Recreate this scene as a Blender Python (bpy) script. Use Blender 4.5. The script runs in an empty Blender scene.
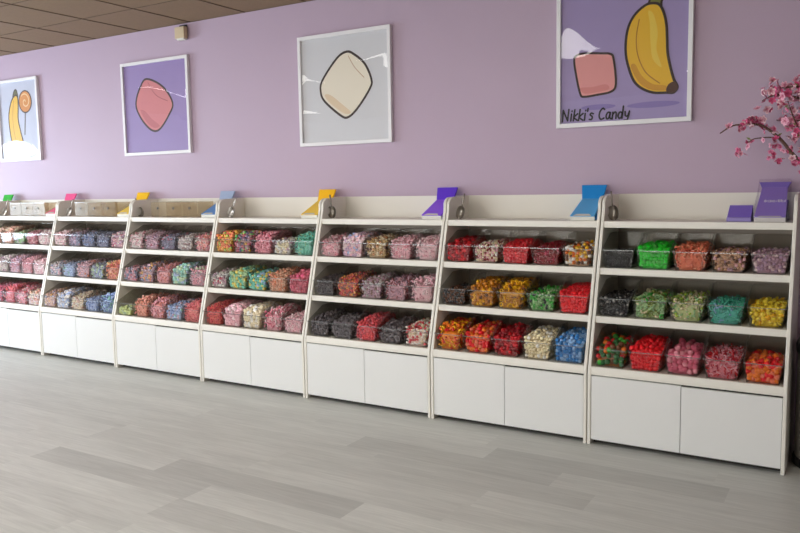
import bpy, bmesh, math, random
import numpy as np
from mathutils import Vector, Matrix
random.seed(7)
RNG = np.random.default_rng(11)
PI = math.pi
C = bpy.context.scene.collection
scn = bpy.context.scene
PANEL = 9.0

# ------------------------------------------------------------------ materials
def lin(c):
    if isinstance(c, str):
        c = tuple(int(c[i:i+2], 16)/255 for i in (0, 2, 4))
    return tuple((x/12.92 if x <= .04045 else ((x+.055)/1.055)**2.4) for x in c[:3]) + (1.0,)

def new_mat(name):
    m = bpy.data.materials.new(name); m.use_nodes = True
    nt = m.node_tree; nt.nodes.clear()
    out = nt.nodes.new('ShaderNodeOutputMaterial')
    return m, nt, out

def pbr(name, col, rough=.5, metal=0, noise=.04, scale=12, bump=0, bscale=80, coat=0, spec=.5, attr=None):
    m, nt, out = new_mat(name)
    b = nt.nodes.new('ShaderNodeBsdfPrincipled')
    b.inputs['Roughness'].default_value = rough
    b.inputs['Metallic'].default_value = metal
    b.inputs['Coat Weight'].default_value = coat
    b.inputs['Specular IOR Level'].default_value = spec
    tc = nt.nodes.new('ShaderNodeTexCoord')
    n = nt.nodes.new('ShaderNodeTexNoise'); n.inputs['Scale'].default_value = scale; n.inputs['Detail'].default_value = 4
    nt.links.new(tc.outputs['Object'], n.inputs['Vector'])
    mp = nt.nodes.new('ShaderNodeMapRange')
    mp.inputs['To Min'].default_value = 1-noise; mp.inputs['To Max'].default_value = 1+noise
    nt.links.new(n.outputs['Fac'], mp.inputs['Value'])
    mx = nt.nodes.new('ShaderNodeVectorMath'); mx.operation = 'SCALE'
    if attr:
        a = nt.nodes.new('ShaderNodeAttribute'); a.attribute_name = attr
        nt.links.new(a.outputs['Color'], mx.inputs[0])
    else:
        mx.inputs[0].default_value = lin(col)[:3]
    nt.links.new(mp.outputs['Result'], mx.inputs['Scale'])
    nt.links.new(mx.outputs['Vector'], b.inputs['Base Color'])
    if bump:
        n2 = nt.nodes.new('ShaderNodeTexNoise'); n2.inputs['Scale'].default_value = bscale; n2.inputs['Detail'].default_value = 5
        nt.links.new(tc.outputs['Object'], n2.inputs['Vector'])
        bp = nt.nodes.new('ShaderNodeBump'); bp.inputs['Strength'].default_value = bump; bp.inputs['Distance'].default_value = .004
        nt.links.new(n2.outputs['Fac'], bp.inputs['Height']); nt.links.new(bp.outputs['Normal'], b.inputs['Normal'])
    nt.links.new(b.outputs['BSDF'], out.inputs['Surface'])
    return m

def clear(name, tint=(.97, .975, .975), base=.035, edge=.5, rough=.03, milk=0, milkcol='ffffff'):
    m, nt, out = new_mat(name)
    t = nt.nodes.new('ShaderNodeBsdfTransparent'); t.inputs['Color'].default_value = (*tint, 1)
    g = nt.nodes.new('ShaderNodeBsdfGlossy'); g.inputs['Roughness'].default_value = rough
    lw = nt.nodes.new('ShaderNodeLayerWeight'); lw.inputs['Blend'].default_value = .5
    p = nt.nodes.new('ShaderNodeMath'); p.operation = 'POWER'; p.inputs[1].default_value = 4
    nt.links.new(lw.outputs['Facing'], p.inputs[0])
    ma = nt.nodes.new('ShaderNodeMath'); ma.operation = 'MULTIPLY_ADD'; ma.inputs[1].default_value = edge; ma.inputs[2].default_value = base
    nt.links.new(p.outputs[0], ma.inputs[0])
    mix = nt.nodes.new('ShaderNodeMixShader'); nt.links.new(ma.outputs[0], mix.inputs[0])
    nt.links.new(t.outputs[0], mix.inputs[1]); nt.links.new(g.outputs[0], mix.inputs[2])
    last = mix
    if milk:
        d = nt.nodes.new('ShaderNodeBsdfDiffuse'); d.inputs['Color'].default_value = lin(milkcol)
        m2 = nt.nodes.new('ShaderNodeMixShader'); m2.inputs[0].default_value = milk
        nt.links.new(mix.outputs[0], m2.inputs[1]); nt.links.new(d.outputs[0], m2.inputs[2]); last = m2
    nt.links.new(last.outputs[0], out.inputs['Surface'])
    return m

WALLC, CEILC = 'b8a2b6', '8d765c'
M = dict(
    wall=pbr('lavender_paint', WALLC, .55, noise=.03, scale=2, bump=.25, bscale=140),
    wall_plain=pbr('pale_plaster', 'd8d0cc', .7, noise=.03, scale=2),
    white=pbr('white_laminate', 'e6e2d8', .42, noise=.012, scale=4, bump=.03, bscale=50),
    door=pbr('white_door_laminate', 'e4e4e2', .38, noise=.01, scale=4, bump=.03, bscale=50),
    backing=pbr('shade_painted_back', 'b0a598', .6),
    dark=pbr('dark_recess', '38332e', .8),
    seam=pbr('ceiling_grid', '5c4a3a', .8),
    frame=pbr('white_frame_lacquer', 'e8e6e8', .35, noise=.01),
    chrome=pbr('brushed_steel', 'c8c6c2', .28, metal=1, noise=.08, scale=30),
    gunmetal=pbr('worn_steel', '9b958c', .35, metal=1, noise=.1, scale=30),
    beige=pbr('beige_plastic', 'cdb998', .5),
    black=pbr('black_plastic', '1c1a1a', .4),
    binbody=pbr('trash_can_steel', 'a39b93', .4, metal=.5, noise=.05, scale=6),
    bark=pbr('brown_twig', '5d4236', .8, noise=.2, scale=40),
    leaf=pbr('small_green_leaf', '6f7a3c', .6),
    pot=pbr('grey_ceramic', '8c8884', .5),
    soil=pbr('dark_soil', '3a2c22', .9, bump=.6, bscale=60),
    petal=pbr('petal', 'd98aa8', .6, attr='Col', noise=.05),
    candy=pbr('glossy_candy', 'ffffff', .28, attr='Col', noise=.06, scale=60, spec=.35),
    sugar=pbr('sugared_candy', 'ffffff', .75, attr='Col', noise=.16, scale=260, bump=.5, bscale=420),
    acrylic=clear('clear_acrylic', (.925, .92, .91), .02, .35, .04),
    rim=clear('acrylic_edge', (.85, .87, .87), .10, .5, .1, milk=.12, milkcol='d8dcdc'),
    lid=clear('acrylic_lid', (.93, .925, .915), .015, .25, .07),
    plexi=clear('picture_plexi', (.975, .975, .98), .05, .5, .015),
    winglass=clear('window_glass', (.97, .98, .98), .03, .4, .01),
    ink=pbr('printed_brown_line', '2e1a16', .55),
    text=pbr('printed_black_text', '18121a', .55),
    bag_white=pbr('white_tray_lip', 'dcdad0', .5),
    print_white=pbr('white_printing', 'f4f2fa', .5),
    mount=pbr('asphalt', '8a8884', .9),
)
_cm = {}
def colm(hexc, rough=.5, name='print'):
    k = (hexc, rough)
    if k not in _cm: _cm[k] = pbr(name + '_' + hexc, hexc, rough, noise=.03, scale=8)
    return _cm[k]

# ------------------------------------------------------------------ mesh building
class MB:
    def __init__(s): s.v = []; s.f = []; s.mi = []; s.cur = 0
    def add(s, vs, fs):
        b = len(s.v); s.v += [tuple(v) for v in vs]; s.f += [tuple(b+i for i in f) for f in fs]; s.mi += [s.cur]*len(fs)
    def box(s, x0, x1, y0, y1, z0, z1):
        s.add([(x0,y0,z0),(x1,y0,z0),(x1,y1,z0),(x0,y1,z0),(x0,y0,z1),(x1,y0,z1),(x1,y1,z1),(x0,y1,z1)],
              [(0,3,2,1),(4,5,6,7),(0,1,5,4),(1,2,6,5),(2,3,7,6),(3,0,4,7)])
    def prism_x(s, prof, x0, x1):            # prof = (y,z) counter-clockwise seen from +x
        n = len(prof)
        vs = [(x0,y,z) for y,z in prof] + [(x1,y,z) for y,z in prof]
        s.add(vs, [tuple(range(n))[::-1], tuple(range(n,2*n))] + [(i,(i+1)%n,n+(i+1)%n,n+i) for i in range(n)])
    def hexa(s, a, b):                       # two quads a (one end), b (other end), 4 points each
        s.add(list(a)+list(b), [(0,3,2,1),(4,5,6,7),(0,1,5,4),(1,2,6,5),(2,3,7,6),(3,0,4,7)])
    def sheet(s, a, b, c, d, t):             # a solid panel from a quad with thickness vector t
        t = Vector(t); q = [Vector(p) for p in (a,b,c,d)]
        s.hexa(q, [p+t for p in q])
    def tube(s, path, rad, n=8):
        P = [Vector(p) for p in path]; R = rad if isinstance(rad, (list,tuple)) else [rad]*len(P)
        vs = []; up = Vector((0.13,.31,.94)).normalized()
        for i,p in enumerate(P):
            d = (P[min(i+1,len(P)-1)]-P[max(i-1,0)]).normalized()
            a = d.cross(up); a = a.normalized() if a.length > 1e-4 else d.orthogonal().normalized(); b = d.cross(a)
            vs += [p + (a*math.cos(2*PI*k/n)+b*math.sin(2*PI*k/n))*R[i] for k in range(n)]
        fs = [(i*n+k, i*n+(k+1)%n, (i+1)*n+(k+1)%n, (i+1)*n+k) for i in range(len(P)-1) for k in range(n)]
        fs += [tuple(range(n))[::-1], tuple(range((len(P)-1)*n, len(P)*n))]
        s.add(vs, fs)
    def lathe(s, prof, cx=0, cy=0, n=40):
        vs = [(cx+r*math.cos(2*PI*k/n), cy+r*math.sin(2*PI*k/n), z) for r,z in prof for k in range(n)]
        fs = [(i*n+k, i*n+(k+1)%n, (i+1)*n+(k+1)%n, (i+1)*n+k) for i in range(len(prof)-1) for k in range(n)]
        s.add(vs, fs)
    def build(s, name, mats, parent=None, smooth=False, bevel=0, seg=2):
        me = bpy.data.meshes.new(name); me.from_pydata(s.v, [], s.f)
        for m in (mats if isinstance(mats, (list,tuple)) else [mats]): me.materials.append(m)
        me.polygons.foreach_set('material_index', s.mi)
        bm = bmesh.new(); bm.from_mesh(me); bmesh.ops.recalc_face_normals(bm, faces=bm.faces); bm.to_mesh(me); bm.free()
        if smooth: me.polygons.foreach_set('use_smooth', [True]*len(me.polygons))
        o = bpy.data.objects.new(name, me); C.objects.link(o)
        if parent is not None: o.parent = parent
        if bevel:
            b = o.modifiers.new('Bevel','BEVEL'); b.width = bevel; b.segments = seg; b.limit_method = 'ANGLE'
        return o

def thing(name, label, cat, loc=(0,0,0), group=None, rz=0):
    o = bpy.data.objects.new(name, None); C.objects.link(o); o.empty_display_size = .05
    o.location = loc; o.rotation_euler = (0,0,rz)
    return tag(o, label, cat, group)
def tag(o, label, cat, group=None, kind=None):
    o['label'] = label; o['category'] = cat
    if group: o['group'] = group
    if kind: o['kind'] = kind
    return o
def struct(name, mb, mat, **k):
    o = mb.build(name, mat, **k); o['kind'] = 'structure'; return o
def dup(root, loc, label, group=None):
    r = root.copy(); C.objects.link(r); r.location = loc; r['label'] = label
    if group: r['group'] = group
    for ch in list(root.children):
        c = ch.copy(); C.objects.link(c); c.parent = r
        for g in list(ch.children):
            d = g.copy(); C.objects.link(d); d.parent = c
    return r

# ------------------------------------------------------------------ measures
D, H, HC = .5346, 1.390, 2.829
YR, XL, XR = -8.0, -5.0, 9.0
def slant(z): return -.5346 + (z-.42)*.2693
ROWS = [(.980,'upper'), (.716,'middle'), (.444,'lower')]

# ------------------------------------------------------------------ room
# floor: vinyl planks 0.19 x 1.2 m running along the display wall
pm = MB(); cols = []
rowsY = [0.0, -.05, -.245, -.44, -.635, -.83, -1.02, -1.215, -1.41, -1.61, -1.815, -2.01, -2.20]
while rowsY[-1] > YR: rowsY.append(rowsY[-1]-.195)
LP = 1.2
offs = {5: 4.59, 6: 3.83, 7: 4.06, 8: 3.6, 9: 2.36, 10: 3.16, 11: 2.38, 12: 3.56}
tone = {(5,4.59): .70, (6,3.83): .72, (10,3.16): .70, (11,2.38): .72, (9,2.36): .93, (12,3.56): .80, (7,4.06): .84, (12,2.36): 1.05, (10,4.36): 1.06, (6,5.03): .95, (5,3.39): .97}
pr = random.Random(5)
for r in range(len(rowsY)-1):
    o = offs.get(r, pr.uniform(0, LP)); k0 = math.floor((XL-o)/LP)
    x = o + k0*LP
    while x < XR:
        t = next((v for (rr,xx),v in tone.items() if rr == r and abs(xx-x) < .02), None)
        if t is None: t = pr.choice([.90, .94, .97, .98, 1.0, 1.02, 1.04, .93, .97])
        t = 1-(1-t)*.62
        a, b = max(x, XL), min(x+LP, XR)
        if b > a:
            base = len(pm.v)
            pm.add([(a,rowsY[r+1],0),(b,rowsY[r+1],0),(b,rowsY[r],0),(a,rowsY[r],0)], [(0,1,2,3)])
            cols += [(t, pr.random(), pr.random(), 1)]*4
        x += LP
m, nt, out = new_mat('grey_oak_vinyl_planks')
bs = nt.nodes.new('ShaderNodeBsdfPrincipled')
at = nt.nodes.new('ShaderNodeAttribute'); at.attribute_name = 'Col'
sp = nt.nodes.new('ShaderNodeSeparateColor'); nt.links.new(at.outputs['Color'], sp.inputs[0])
tc = nt.nodes.new('ShaderNodeTexCoord')
mpg = nt.nodes.new('ShaderNodeMapping'); mpg.inputs['Scale'].default_value = (1.6, 26, 1)
cmb = nt.nodes.new('ShaderNodeCombineXYZ')
mu = nt.nodes.new('ShaderNodeMath'); mu.operation = 'MULTIPLY'; mu.inputs[1].default_value = 37
nt.links.new(sp.outputs[1], mu.inputs[0]); nt.links.new(mu.outputs[0], cmb.inputs['X']); nt.links.new(mu.outputs[0], cmb.inputs['Z'])
nt.links.new(cmb.outputs[0], mpg.inputs['Location']); nt.links.new(tc.outputs['Object'], mpg.inputs['Vector'])
g1 = nt.nodes.new('ShaderNodeTexNoise'); g1.inputs['Scale'].default_value = 2.2; g1.inputs['Detail'].default_value = 7; g1.inputs['Roughness'].default_value = .65; g1.inputs['Distortion'].default_value = .7
nt.links.new(mpg.outputs[0], g1.inputs['Vector'])
mp2 = nt.nodes.new('ShaderNodeMapping'); mp2.inputs['Scale'].default_value = (.9, 5, 1); nt.links.new(tc.outputs['Object'], mp2.inputs['Vector']); nt.links.new(cmb.outputs[0], mp2.inputs['Location'])
g2 = nt.nodes.new('ShaderNodeTexNoise'); g2.inputs['Scale'].default_value = 1.7; g2.inputs['Detail'].default_value = 3; nt.links.new(mp2.outputs[0], g2.inputs['Vector'])
r1 = nt.nodes.new('ShaderNodeMapRange'); r1.inputs['From Min'].default_value = .3; r1.inputs['From Max'].default_value = .7; r1.inputs['To Min'].default_value = .87; r1.inputs['To Max'].default_value = 1.09
nt.links.new(g1.outputs['Fac'], r1.inputs['Value'])
r2 = nt.nodes.new('ShaderNodeMapRange'); r2.inputs['From Min'].default_value = .3; r2.inputs['From Max'].default_value = .7; r2.inputs['To Min'].default_value = .93; r2.inputs['To Max'].default_value = 1.06
nt.links.new(g2.outputs['Fac'], r2.inputs['Value'])
mm = nt.nodes.new('ShaderNodeMath'); mm.operation = 'MULTIPLY'; nt.links.new(r1.outputs[0], mm.inputs[0]); nt.links.new(r2.outputs[0], mm.inputs[1])
mm2 = nt.nodes.new('ShaderNodeMath'); mm2.operation = 'MULTIPLY'; nt.links.new(mm.outputs[0], mm2.inputs[0]); nt.links.new(sp.outputs[0], mm2.inputs[1])
sc = nt.nodes.new('ShaderNodeVectorMath'); sc.operation = 'SCALE'; sc.inputs[0].default_value = lin('c7c8c3')[:3]
nt.links.new(mm2.outputs[0], sc.inputs['Scale']); nt.links.new(sc.outputs[0], bs.inputs['Base Color'])
bs.inputs['Roughness'].default_value = .42; bs.inputs['Specular IOR Level'].default_value = .5
bpn = nt.nodes.new('ShaderNodeBump'); bpn.inputs['Strength'].default_value = .15; bpn.inputs['Distance'].default_value = .002
nt.links.new(g1.outputs['Fac'], bpn.inputs['Height']); nt.links.new(bpn.outputs[0], bs.inputs['Normal'])
nt.links.new(bs.outputs[0], out.inputs['Surface'])
fl = struct('floor', pm, m)
ca = fl.data.color_attributes.new('Col', 'FLOAT_COLOR', 'POINT'); ca.data.foreach_set('color', np.array(cols, dtype=np.float32).ravel())

b = MB(); b.box(XL, XR, 0, .12, 0, HC); struct('wall_back', b, M['wall'])
b = MB(); b.box(XR, XR+.12, YR, .12, 0, HC); struct('wall_right', b, M['wall_plain'])
# ceiling: 0.6 m lay-in tiles with a dark grid line between them
b = MB(); b.box(XL, XR, YR, 0.12, HC+.004, HC+.1)
b.cur = 1
x = .285 - .6*math.ceil((.285-XL)/.6)
x = x if x > XL else x+.6
while x < XR: b.box(x-.004, x+.004, YR, 0, HC, HC+.0045); x += .6
y = -.575
while y > YR: b.box(XL, XR, y-.0012, y+.0012, HC+.001, HC+.0045); y -= .6
struct('ceiling', b, [pbr('brown_ceiling_tile', CEILC, .85, noise=.10, scale=40, bump=.3, bscale=200), M['seam']])

# window walls: the street side behind the camera and the left end wall
def window_wall(name, axis, pos, thick, spans, a0, a1, sill, head):
    b = MB()
    def seg(u0, u1, z0, z1):
        if axis == 'y': b.box(u0, u1, min(pos, pos+thick), max(pos, pos+thick), z0, z1)
        else: b.box(min(pos, pos+thick), max(pos, pos+thick), u0, u1, z0, z1)
    cur = a0
    for u0, u1 in spans:
        seg(cur, u0, 0, HC); seg(u0, u1, 0, sill); seg(u0, u1, head, HC); cur = u1
    seg(cur, a1, 0, HC)
    struct(name, b, M['wall_plain'])
WN = [0]
def window(axis, pos, u0, u1, z0, z1, nv=2):
    WN[0] += 1; n = WN[0]; b = MB(); w = .05
    def bar(ua, ub, za, zb):
        if axis == 'y': b.box(ua, ub, pos-.03, pos+.03, za, zb)
        else: b.box(pos-.03, pos+.03, ua, ub, za, zb)
    bar(u0, u1, z0, z0+w); bar(u0, u1, z1-w, z1)
    for k in range(nv+1):
        c = u0 + (u1-u0)*k/nv; c = min(max(c, u0+w/2), u1-w/2); bar(c-w/2, c+w/2, z0+w, z1-w)
    o = struct('window_%d' % n, b, M['frame'])
    g = MB()
    if axis == 'y': g.box(u0, u1, pos-.004, pos+.004, z0, z1)
    else: g.box(pos-.004, pos+.004, u0, u1, z0, z1)
    g.build('glass_pane', M['winglass'], o)
RS = [(-4.6,-2.6), (-2.2,-.2), (.2,2.2), (2.7,4.9)]
window_wall('wall_front', 'y', YR, -.15, RS, XL, XR, .35, 1.98)
for u0,u1 in RS: window('y', YR-.07, u0, u1, .35, 1.98)
LS = [(-4.3,-1.3)]
window_wall('wall_left', 'x', XL, -.15, LS, YR, .12, .35, 2.28)
for u0,u1 in LS: window('x', XL-.07, u0, u1, .35, 2.28)

def area(name, loc, rot, sx, sy, power, col):
    l = bpy.data.lights.new(name, 'AREA'); l.shape = 'RECTANGLE'; l.size = sx; l.size_y = sy; l.energy = power; l.color = col
    o = bpy.data.objects.new(name, l); C.objects.link(o); o.location = loc; o.rotation_euler = rot
    return o
RPW = [100, 90, 80, 60]
for i,(u0,u1) in enumerate(RS):
    area('daylight', ((u0+u1)/2, YR-.22, 1.17), (PI/2,0,0), u1-u0, 1.65, RPW[i], [(.86,.92,1),(.93,.96,1),(1,.97,.93),(1,.95,.88)][i])
for i,(u0,u1) in enumerate(LS):
    area('daylight', (XL-.22, (u0+u1)/2, 1.32), (PI/2,0,-PI/2), u1-u0, 1.95, 430, (.72,.84,1))

# lay-in ceiling light panels, each filling two tiles
EM, nt_, out_ = new_mat('light_diffuser')
e_ = nt_.nodes.new('ShaderNodeEmission'); e_.inputs['Color'].default_value = (1,.965,.91,1); e_.inputs['Strength'].default_value = PANEL
nt_.links.new(e_.outputs[0], out_.inputs['Surface'])
PW = ['first','second','third','fourth','fifth']
for j,y1 in enumerate((-2.375, -5.375)):
    for i,x0 in enumerate([-2.115,-.315,1.485,3.285,5.085] if j == 0 else [-2.715,.885,4.485]):
        r = thing('ceiling_light', 'white rectangular ceiling light panel, %s from the left in the %s row' % (PW[i], ['wall side','window side'][j]), 'ceiling light', (x0+.3, y1-.6, HC-.012), 'ceiling light panels')
        s = MB(); s.box(-.296,.296,-.596,.596,.000,.004); s.build('diffuser', EM, r)
        s = MB()
        s.box(-.3,.3,-.6,-.585,-.003,.011); s.box(-.3,.3,.585,.6,-.003,.011); s.box(-.3,-.285,-.585,.585,-.003,.011); s.box(.285,.3,-.585,.585,-.003,.011)
        s.build('light_frame', M['frame'], r)

# world: soft overcast sky
w = bpy.data.worlds.new('overcast_sky'); scn.world = w; w.use_nodes = True
bg = w.node_tree.nodes['Background']; bg.inputs[0].default_value = (.85,.92,1,1); bg.inputs[1].default_value = 1.0

# ------------------------------------------------------------------ display units
T = .018
side_prof = [(0,0), (-D,0), (-D,.40), (-D+.001,.425), (slant(.46),.46), (slant(.6),.6), (slant(1.0),1.0), (slant(1.30),1.30)]
cxr, czr, rr = slant(1.30)+.062, 1.318, .064
for k in range(1, 8):
    a = math.radians(168 - k*78/7)
    side_prof.append((cxr + rr*math.cos(a), czr + rr*math.sin(a)))
side_prof.append((0, H))
NAMES = {-2:'unit eighth from right', -1:'seventh unit from right', 0:'sixth unit from right', 1:'fifth unit from right', 2:'fourth unit from right', 3:'third unit from right', 4:'second unit from right', 5:'rightmost unit'}
def shelf_unit():
    r = thing('display_shelf_unit', '', 'display shelf', (0,0,0), 'white candy display units along the lavender wall')
    for x0 in (.003, 1-.003-T):
        s = MB(); s.prism_x(side_prof[::-1], x0, x0+T); s.build('side_panel', M['white'], r, bevel=.003)
    a, c = .003+T, 1-.003-T
    s = MB(); s.box(a, c, -.016, -.002, 1.23, H); s.build('back_panel', M['white'], r)
    s = MB(); s.box(a, c, -.016, -.002, .03, 1.23); s.build('shelf_backing', M['backing'], r)  # white back continued between shelves, bay shade painted in as darker taupe
    for z in (1.240, .980, .716):
        y = slant(z)
        s = MB(); s.box(a, c, y+.002, -.016, z-.018, z)
        s.box(a, c, y, y+.016, z-.037, z-.0005); s.build('shelf', M['white'], r, bevel=.0015)
    z = .444; y = slant(z)
    s = MB(); s.box(a, c, y+.002, -.016, z-.018, z); s.prism_x([(y+.018,z-.001),(y,z-.001),(-D+.002,.415),(-D+.002,.398),(y+.018,.398)], a, c)
    s.build('shelf', M['white'], r, bevel=.0015)
    s = MB(); s.box(a, c, -D+.06, -D+.075, 0, .05); s.box(a, c, -D+.022, -.016, .035, .05); s.build('plinth', M['dark'], r)
    mid = (a+c)/2
    for i,(x0,x1) in enumerate(((a+.002, mid-.0015), (mid+.0015, c-.002))):
        s = MB(); s.box(x0, x1, -D+.003, -D+.020, .03, .392 - i*.005); s.build('cabinet_door', M['door'], r, bevel=.0012)
    s = MB(); s.box(a, c, -D+.021, -D+.03, .05, .40); s.build('cabinet_front', M['dark'], r)
    return r
unit0 = shelf_unit()
ulab = {5:'white slanted shelf unit at the right end of the row, beside the trash can',
        4:'white slanted shelf unit with a blue bag tray on top, second from right',
        3:'white slanted shelf unit with a bright purple bag tray on top, third from right',
        2:'white slanted shelf unit with a yellow bag tray on top, fourth from right',
        1:'white slanted shelf unit with a small blue bag tray on top, fifth from right',
        0:'white slanted shelf unit with empty clear top bins and yellow tray, sixth from right',
        -1:'white slanted shelf unit with a pink bag tray on top, seventh from right',
        -2:'white slanted shelf unit at the far left end with a green bag tray'}
unit0.location = (5,0,0); unit0['label'] = ulab[5]
for k in range(4, -3, -1): dup(unit0, (k,0,0), ulab[k])

# ------------------------------------------------------------------ bins
BW, BB, BD = .0885, .0745, .30       # half width at lip height, half width at base, depth
def hw(z): return BB + (BW-BB)*min(z/.10, 1.2)
def make_bin():
    r = thing('candy_bin', '', 'storage bin', (0,0,0))
    t = .0025; b = MB()
    b.sheet((-BB,0,.0),(BB,0,.0),(BB,BD,.0),(-BB,BD,.0),(0,0,t))
    lz = .100
    b.sheet((-BB,0,t),(BB,0,t),(BW,-.006,lz),(-BW,-.006,lz),(0,t,0))
    for s in (-1,1):
        pts = [(0,t),(-.006,lz),(.17,.185),(BD,.185),(BD,t)]
        q = [(s*(hw(z)-.0004), y, z) for y,z in pts]; q2 = [(s*(hw(z)-.0004-t), y, z) for y,z in pts]
        n = len(pts); b.add(q+q2, [tuple(range(n)), tuple(range(n,2*n))[::-1]] + [(i,(i+1)%n,n+(i+1)%n,n+i) for i in range(n)])
    b.sheet((-BB,BD-t,t),(BB,BD-t,t),(BW+.001,BD-t,.185),(-BW-.001,BD-t,.185),(0,t,0))
    b.build('bin_body', M['acrylic'], r)
    b = MB()
    b.box(-BW-.001, BW+.001, -.010, -.002, lz-.002, lz+.002)
    for s in (-1,1):
        xx = s*(hw(.1)); b.tube([(xx,-.006,lz),(s*(hw(.17)),.17,.185),(s*hw(.17),BD,.185)], .0014, 5)
    b.build('bin_rim', M['rim'], r)
    b = MB(); w2 = hw(.17)-.002
    b.sheet((-BW+.004,.004,lz+.008),(BW-.004,.004,lz+.008),(w2,.172,.188),(-w2,.172,.188),(0,.0,.0022))
    b.sheet((-w2,.172,.188),(w2,.172,.188),(w2,BD,.188),(-w2,BD,.188),(0,0,.0022))
    b.build('bin_lid', M['lid'], r)
    return r
bin0 = make_bin()

# ------------------------------------------------------------------ candy shapes
def ico(sub):
    bm = bmesh.new(); bmesh.ops.create_icosphere(bm, subdivisions=sub, radius=1)
    v = np.array([x.co[:] for x in bm.verts]); f = [tuple(q.index for q in p.verts) for p in bm.faces]; bm.free(); return v, f
iv, if_ = ico(2)
def tri(v, f):
    o = []
    for p in f:
        for i in range(1, len(p)-1): o.append((p[0], p[i], p[i+1]))
    return np.asarray(v, float), np.array(o)
def t_tube(path, rads, n=6):
    b = MB(); b.tube(path, rads, n); return tri([tuple(v) for v in b.v], b.f)
def t_cube(k=.55):
    bm = bmesh.new(); bmesh.ops.create_cube(bm, size=2); bmesh.ops.subdivide_edges(bm, edges=bm.edges[:], cuts=2, use_grid_fill=True)
    v = np.array([x.co[:] for x in bm.verts]); f = [tuple(q.index for q in p.verts) for p in bm.faces]; bm.free()
    n = v/np.linalg.norm(v, axis=1)[:,None]; v = v*(1-k)*.9 + n*k*1.12
    return tri(v, f)
def t_ring(R=.72, r=.34, a=10, c=6):
    v = []; f = []
    for i in range(a):
        A = 2*PI*i/a
        for j in range(c):
            B = 2*PI*j/c; v.append(((R+r*math.cos(B))*math.cos(A), (R+r*math.cos(B))*math.sin(A), r*math.sin(B)))
            f.append((i*c+j, ((i+1)%a)*c+j, ((i+1)%a)*c+(j+1)%c, i*c+(j+1)%c))
    return tri(v, f)
iv1, if1 = ico(1)
rr_ = np.random.default_rng(3)
berry = iv*(1+.10*np.sin(iv*9).prod(axis=1))[:,None]
chunk = iv1*(1+rr_.uniform(-.22,.22,(len(iv1),1)))
def bear():
    v = []; f = []; 
    for c,s in (((0,0,-.25),(.55,.42,.62)), ((0,0,.62),(.40,.36,.38)), ((.32,.2,-.75),(.2,.24,.3)), ((-.32,.2,-.75),(.2,.24,.3)), ((.45,.2,.05),(.18,.22,.26)), ((-.45,.2,.05),(.18,.22,.26))):
        b0 = len(v); v += [tuple(np.array(p)*s+np.array(c)) for p in iv1]; f += [tuple(b0+i for i in q) for q in if1]
    return tri(v, f)
SH = {
    'ball': tri(iv, if_), 'bean': tri(iv1*np.array([1.35,.82,.82]), if1), 'berry': tri(berry, if_),
    'cube': t_cube(), 'ring': t_ring(), 'chunk': tri(chunk, if1), 'bear': bear(),
    'stick': t_tube([(-1.5,0,0),(-.5,.05,0),(.5,-.05,0),(1.5,0,0)], [.42,.46,.46,.42], 7),
    'worm': t_tube([(-1.7,.2,0),(-1.1,-.3,.1),(-.4,.1,0),(.3,.45,-.1),(1.0,0,0),(1.6,-.35,.1)], [.2,.34,.36,.36,.34,.2], 6),
    'slice': t_tube([(math.cos(a)*.85, math.sin(a)*.85, 0) for a in np.linspace(.1, PI-.1, 6)], [.3,.45,.5,.5,.45,.3], 6),
    'disc': tri(iv1*np.array([1.05,1.05,.5]), if1),
}
def rotm(n, rng):
    q = rng.normal(size=(n,4)); q /= np.linalg.norm(q, axis=1)[:,None]; w,x,y,z = q.T
    return np.stack([1-2*(y*y+z*z),2*(x*y-z*w),2*(x*z+y*w),2*(x*y+z*w),1-2*(x*x+z*z),2*(y*z-x*w),2*(x*z-y*w),2*(y*z+x*w),1-2*(x*x+y*y)],1).reshape(n,3,3)
def heap_h(x, y, fill, heap):
    f = .092*fill; 
    rise = heap*(1-np.exp(-np.maximum(y-.004,0)/.045))
    edge = 1-.35*np.abs(x/.085)**3
    return np.minimum(f + rise*edge, .163) 
def layout(r, fill, heap, rng):
    P = []
    top = .09*fill
    def lay(u0,u1,v0,v1,d):
        nu = max(1,int(round((u1-u0)/d))); nv = max(1,int(round((v1-v0)/d)))
        for i in range(nu):
            for j in range(nv): yield u0+(i+.5+rng.uniform(-.28,.28))*(u1-u0)/nu, v0+(j+.5+rng.uniform(-.28,.28))*(v1-v0)/nv
    d = r*1.55
    for x,z in lay(-.074,.074,.006+r*.4,top,d): P.append((x*(hw(z)/.080), .003+r+rng.uniform(0,.003), z, 0))
    for s in (-1,1):
        for y,z in lay(.02,.27,.01+r*.4,.105*fill+heap*.5,d*1.15): P.append((s*(hw(z)-.003-r-rng.uniform(0,.002)), y, z, 1))
    for x,y in lay(-.083+r,.083-r,.005+r,.285,d*.92):
        h = float(heap_h(x,y,fill,heap)); P.append((x, y, min(h-r*.55+rng.uniform(-.5,.6)*r, .165-r), 2))
    for x,y in lay(-.080+r,.080-r,.005+r,.285,d*1.5):
        h = float(heap_h(x,y,fill,heap)); P.append((x, y, min(h+rng.uniform(-.2,1.0)*r, .165-r), 2))
    return np.array(P)
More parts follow.
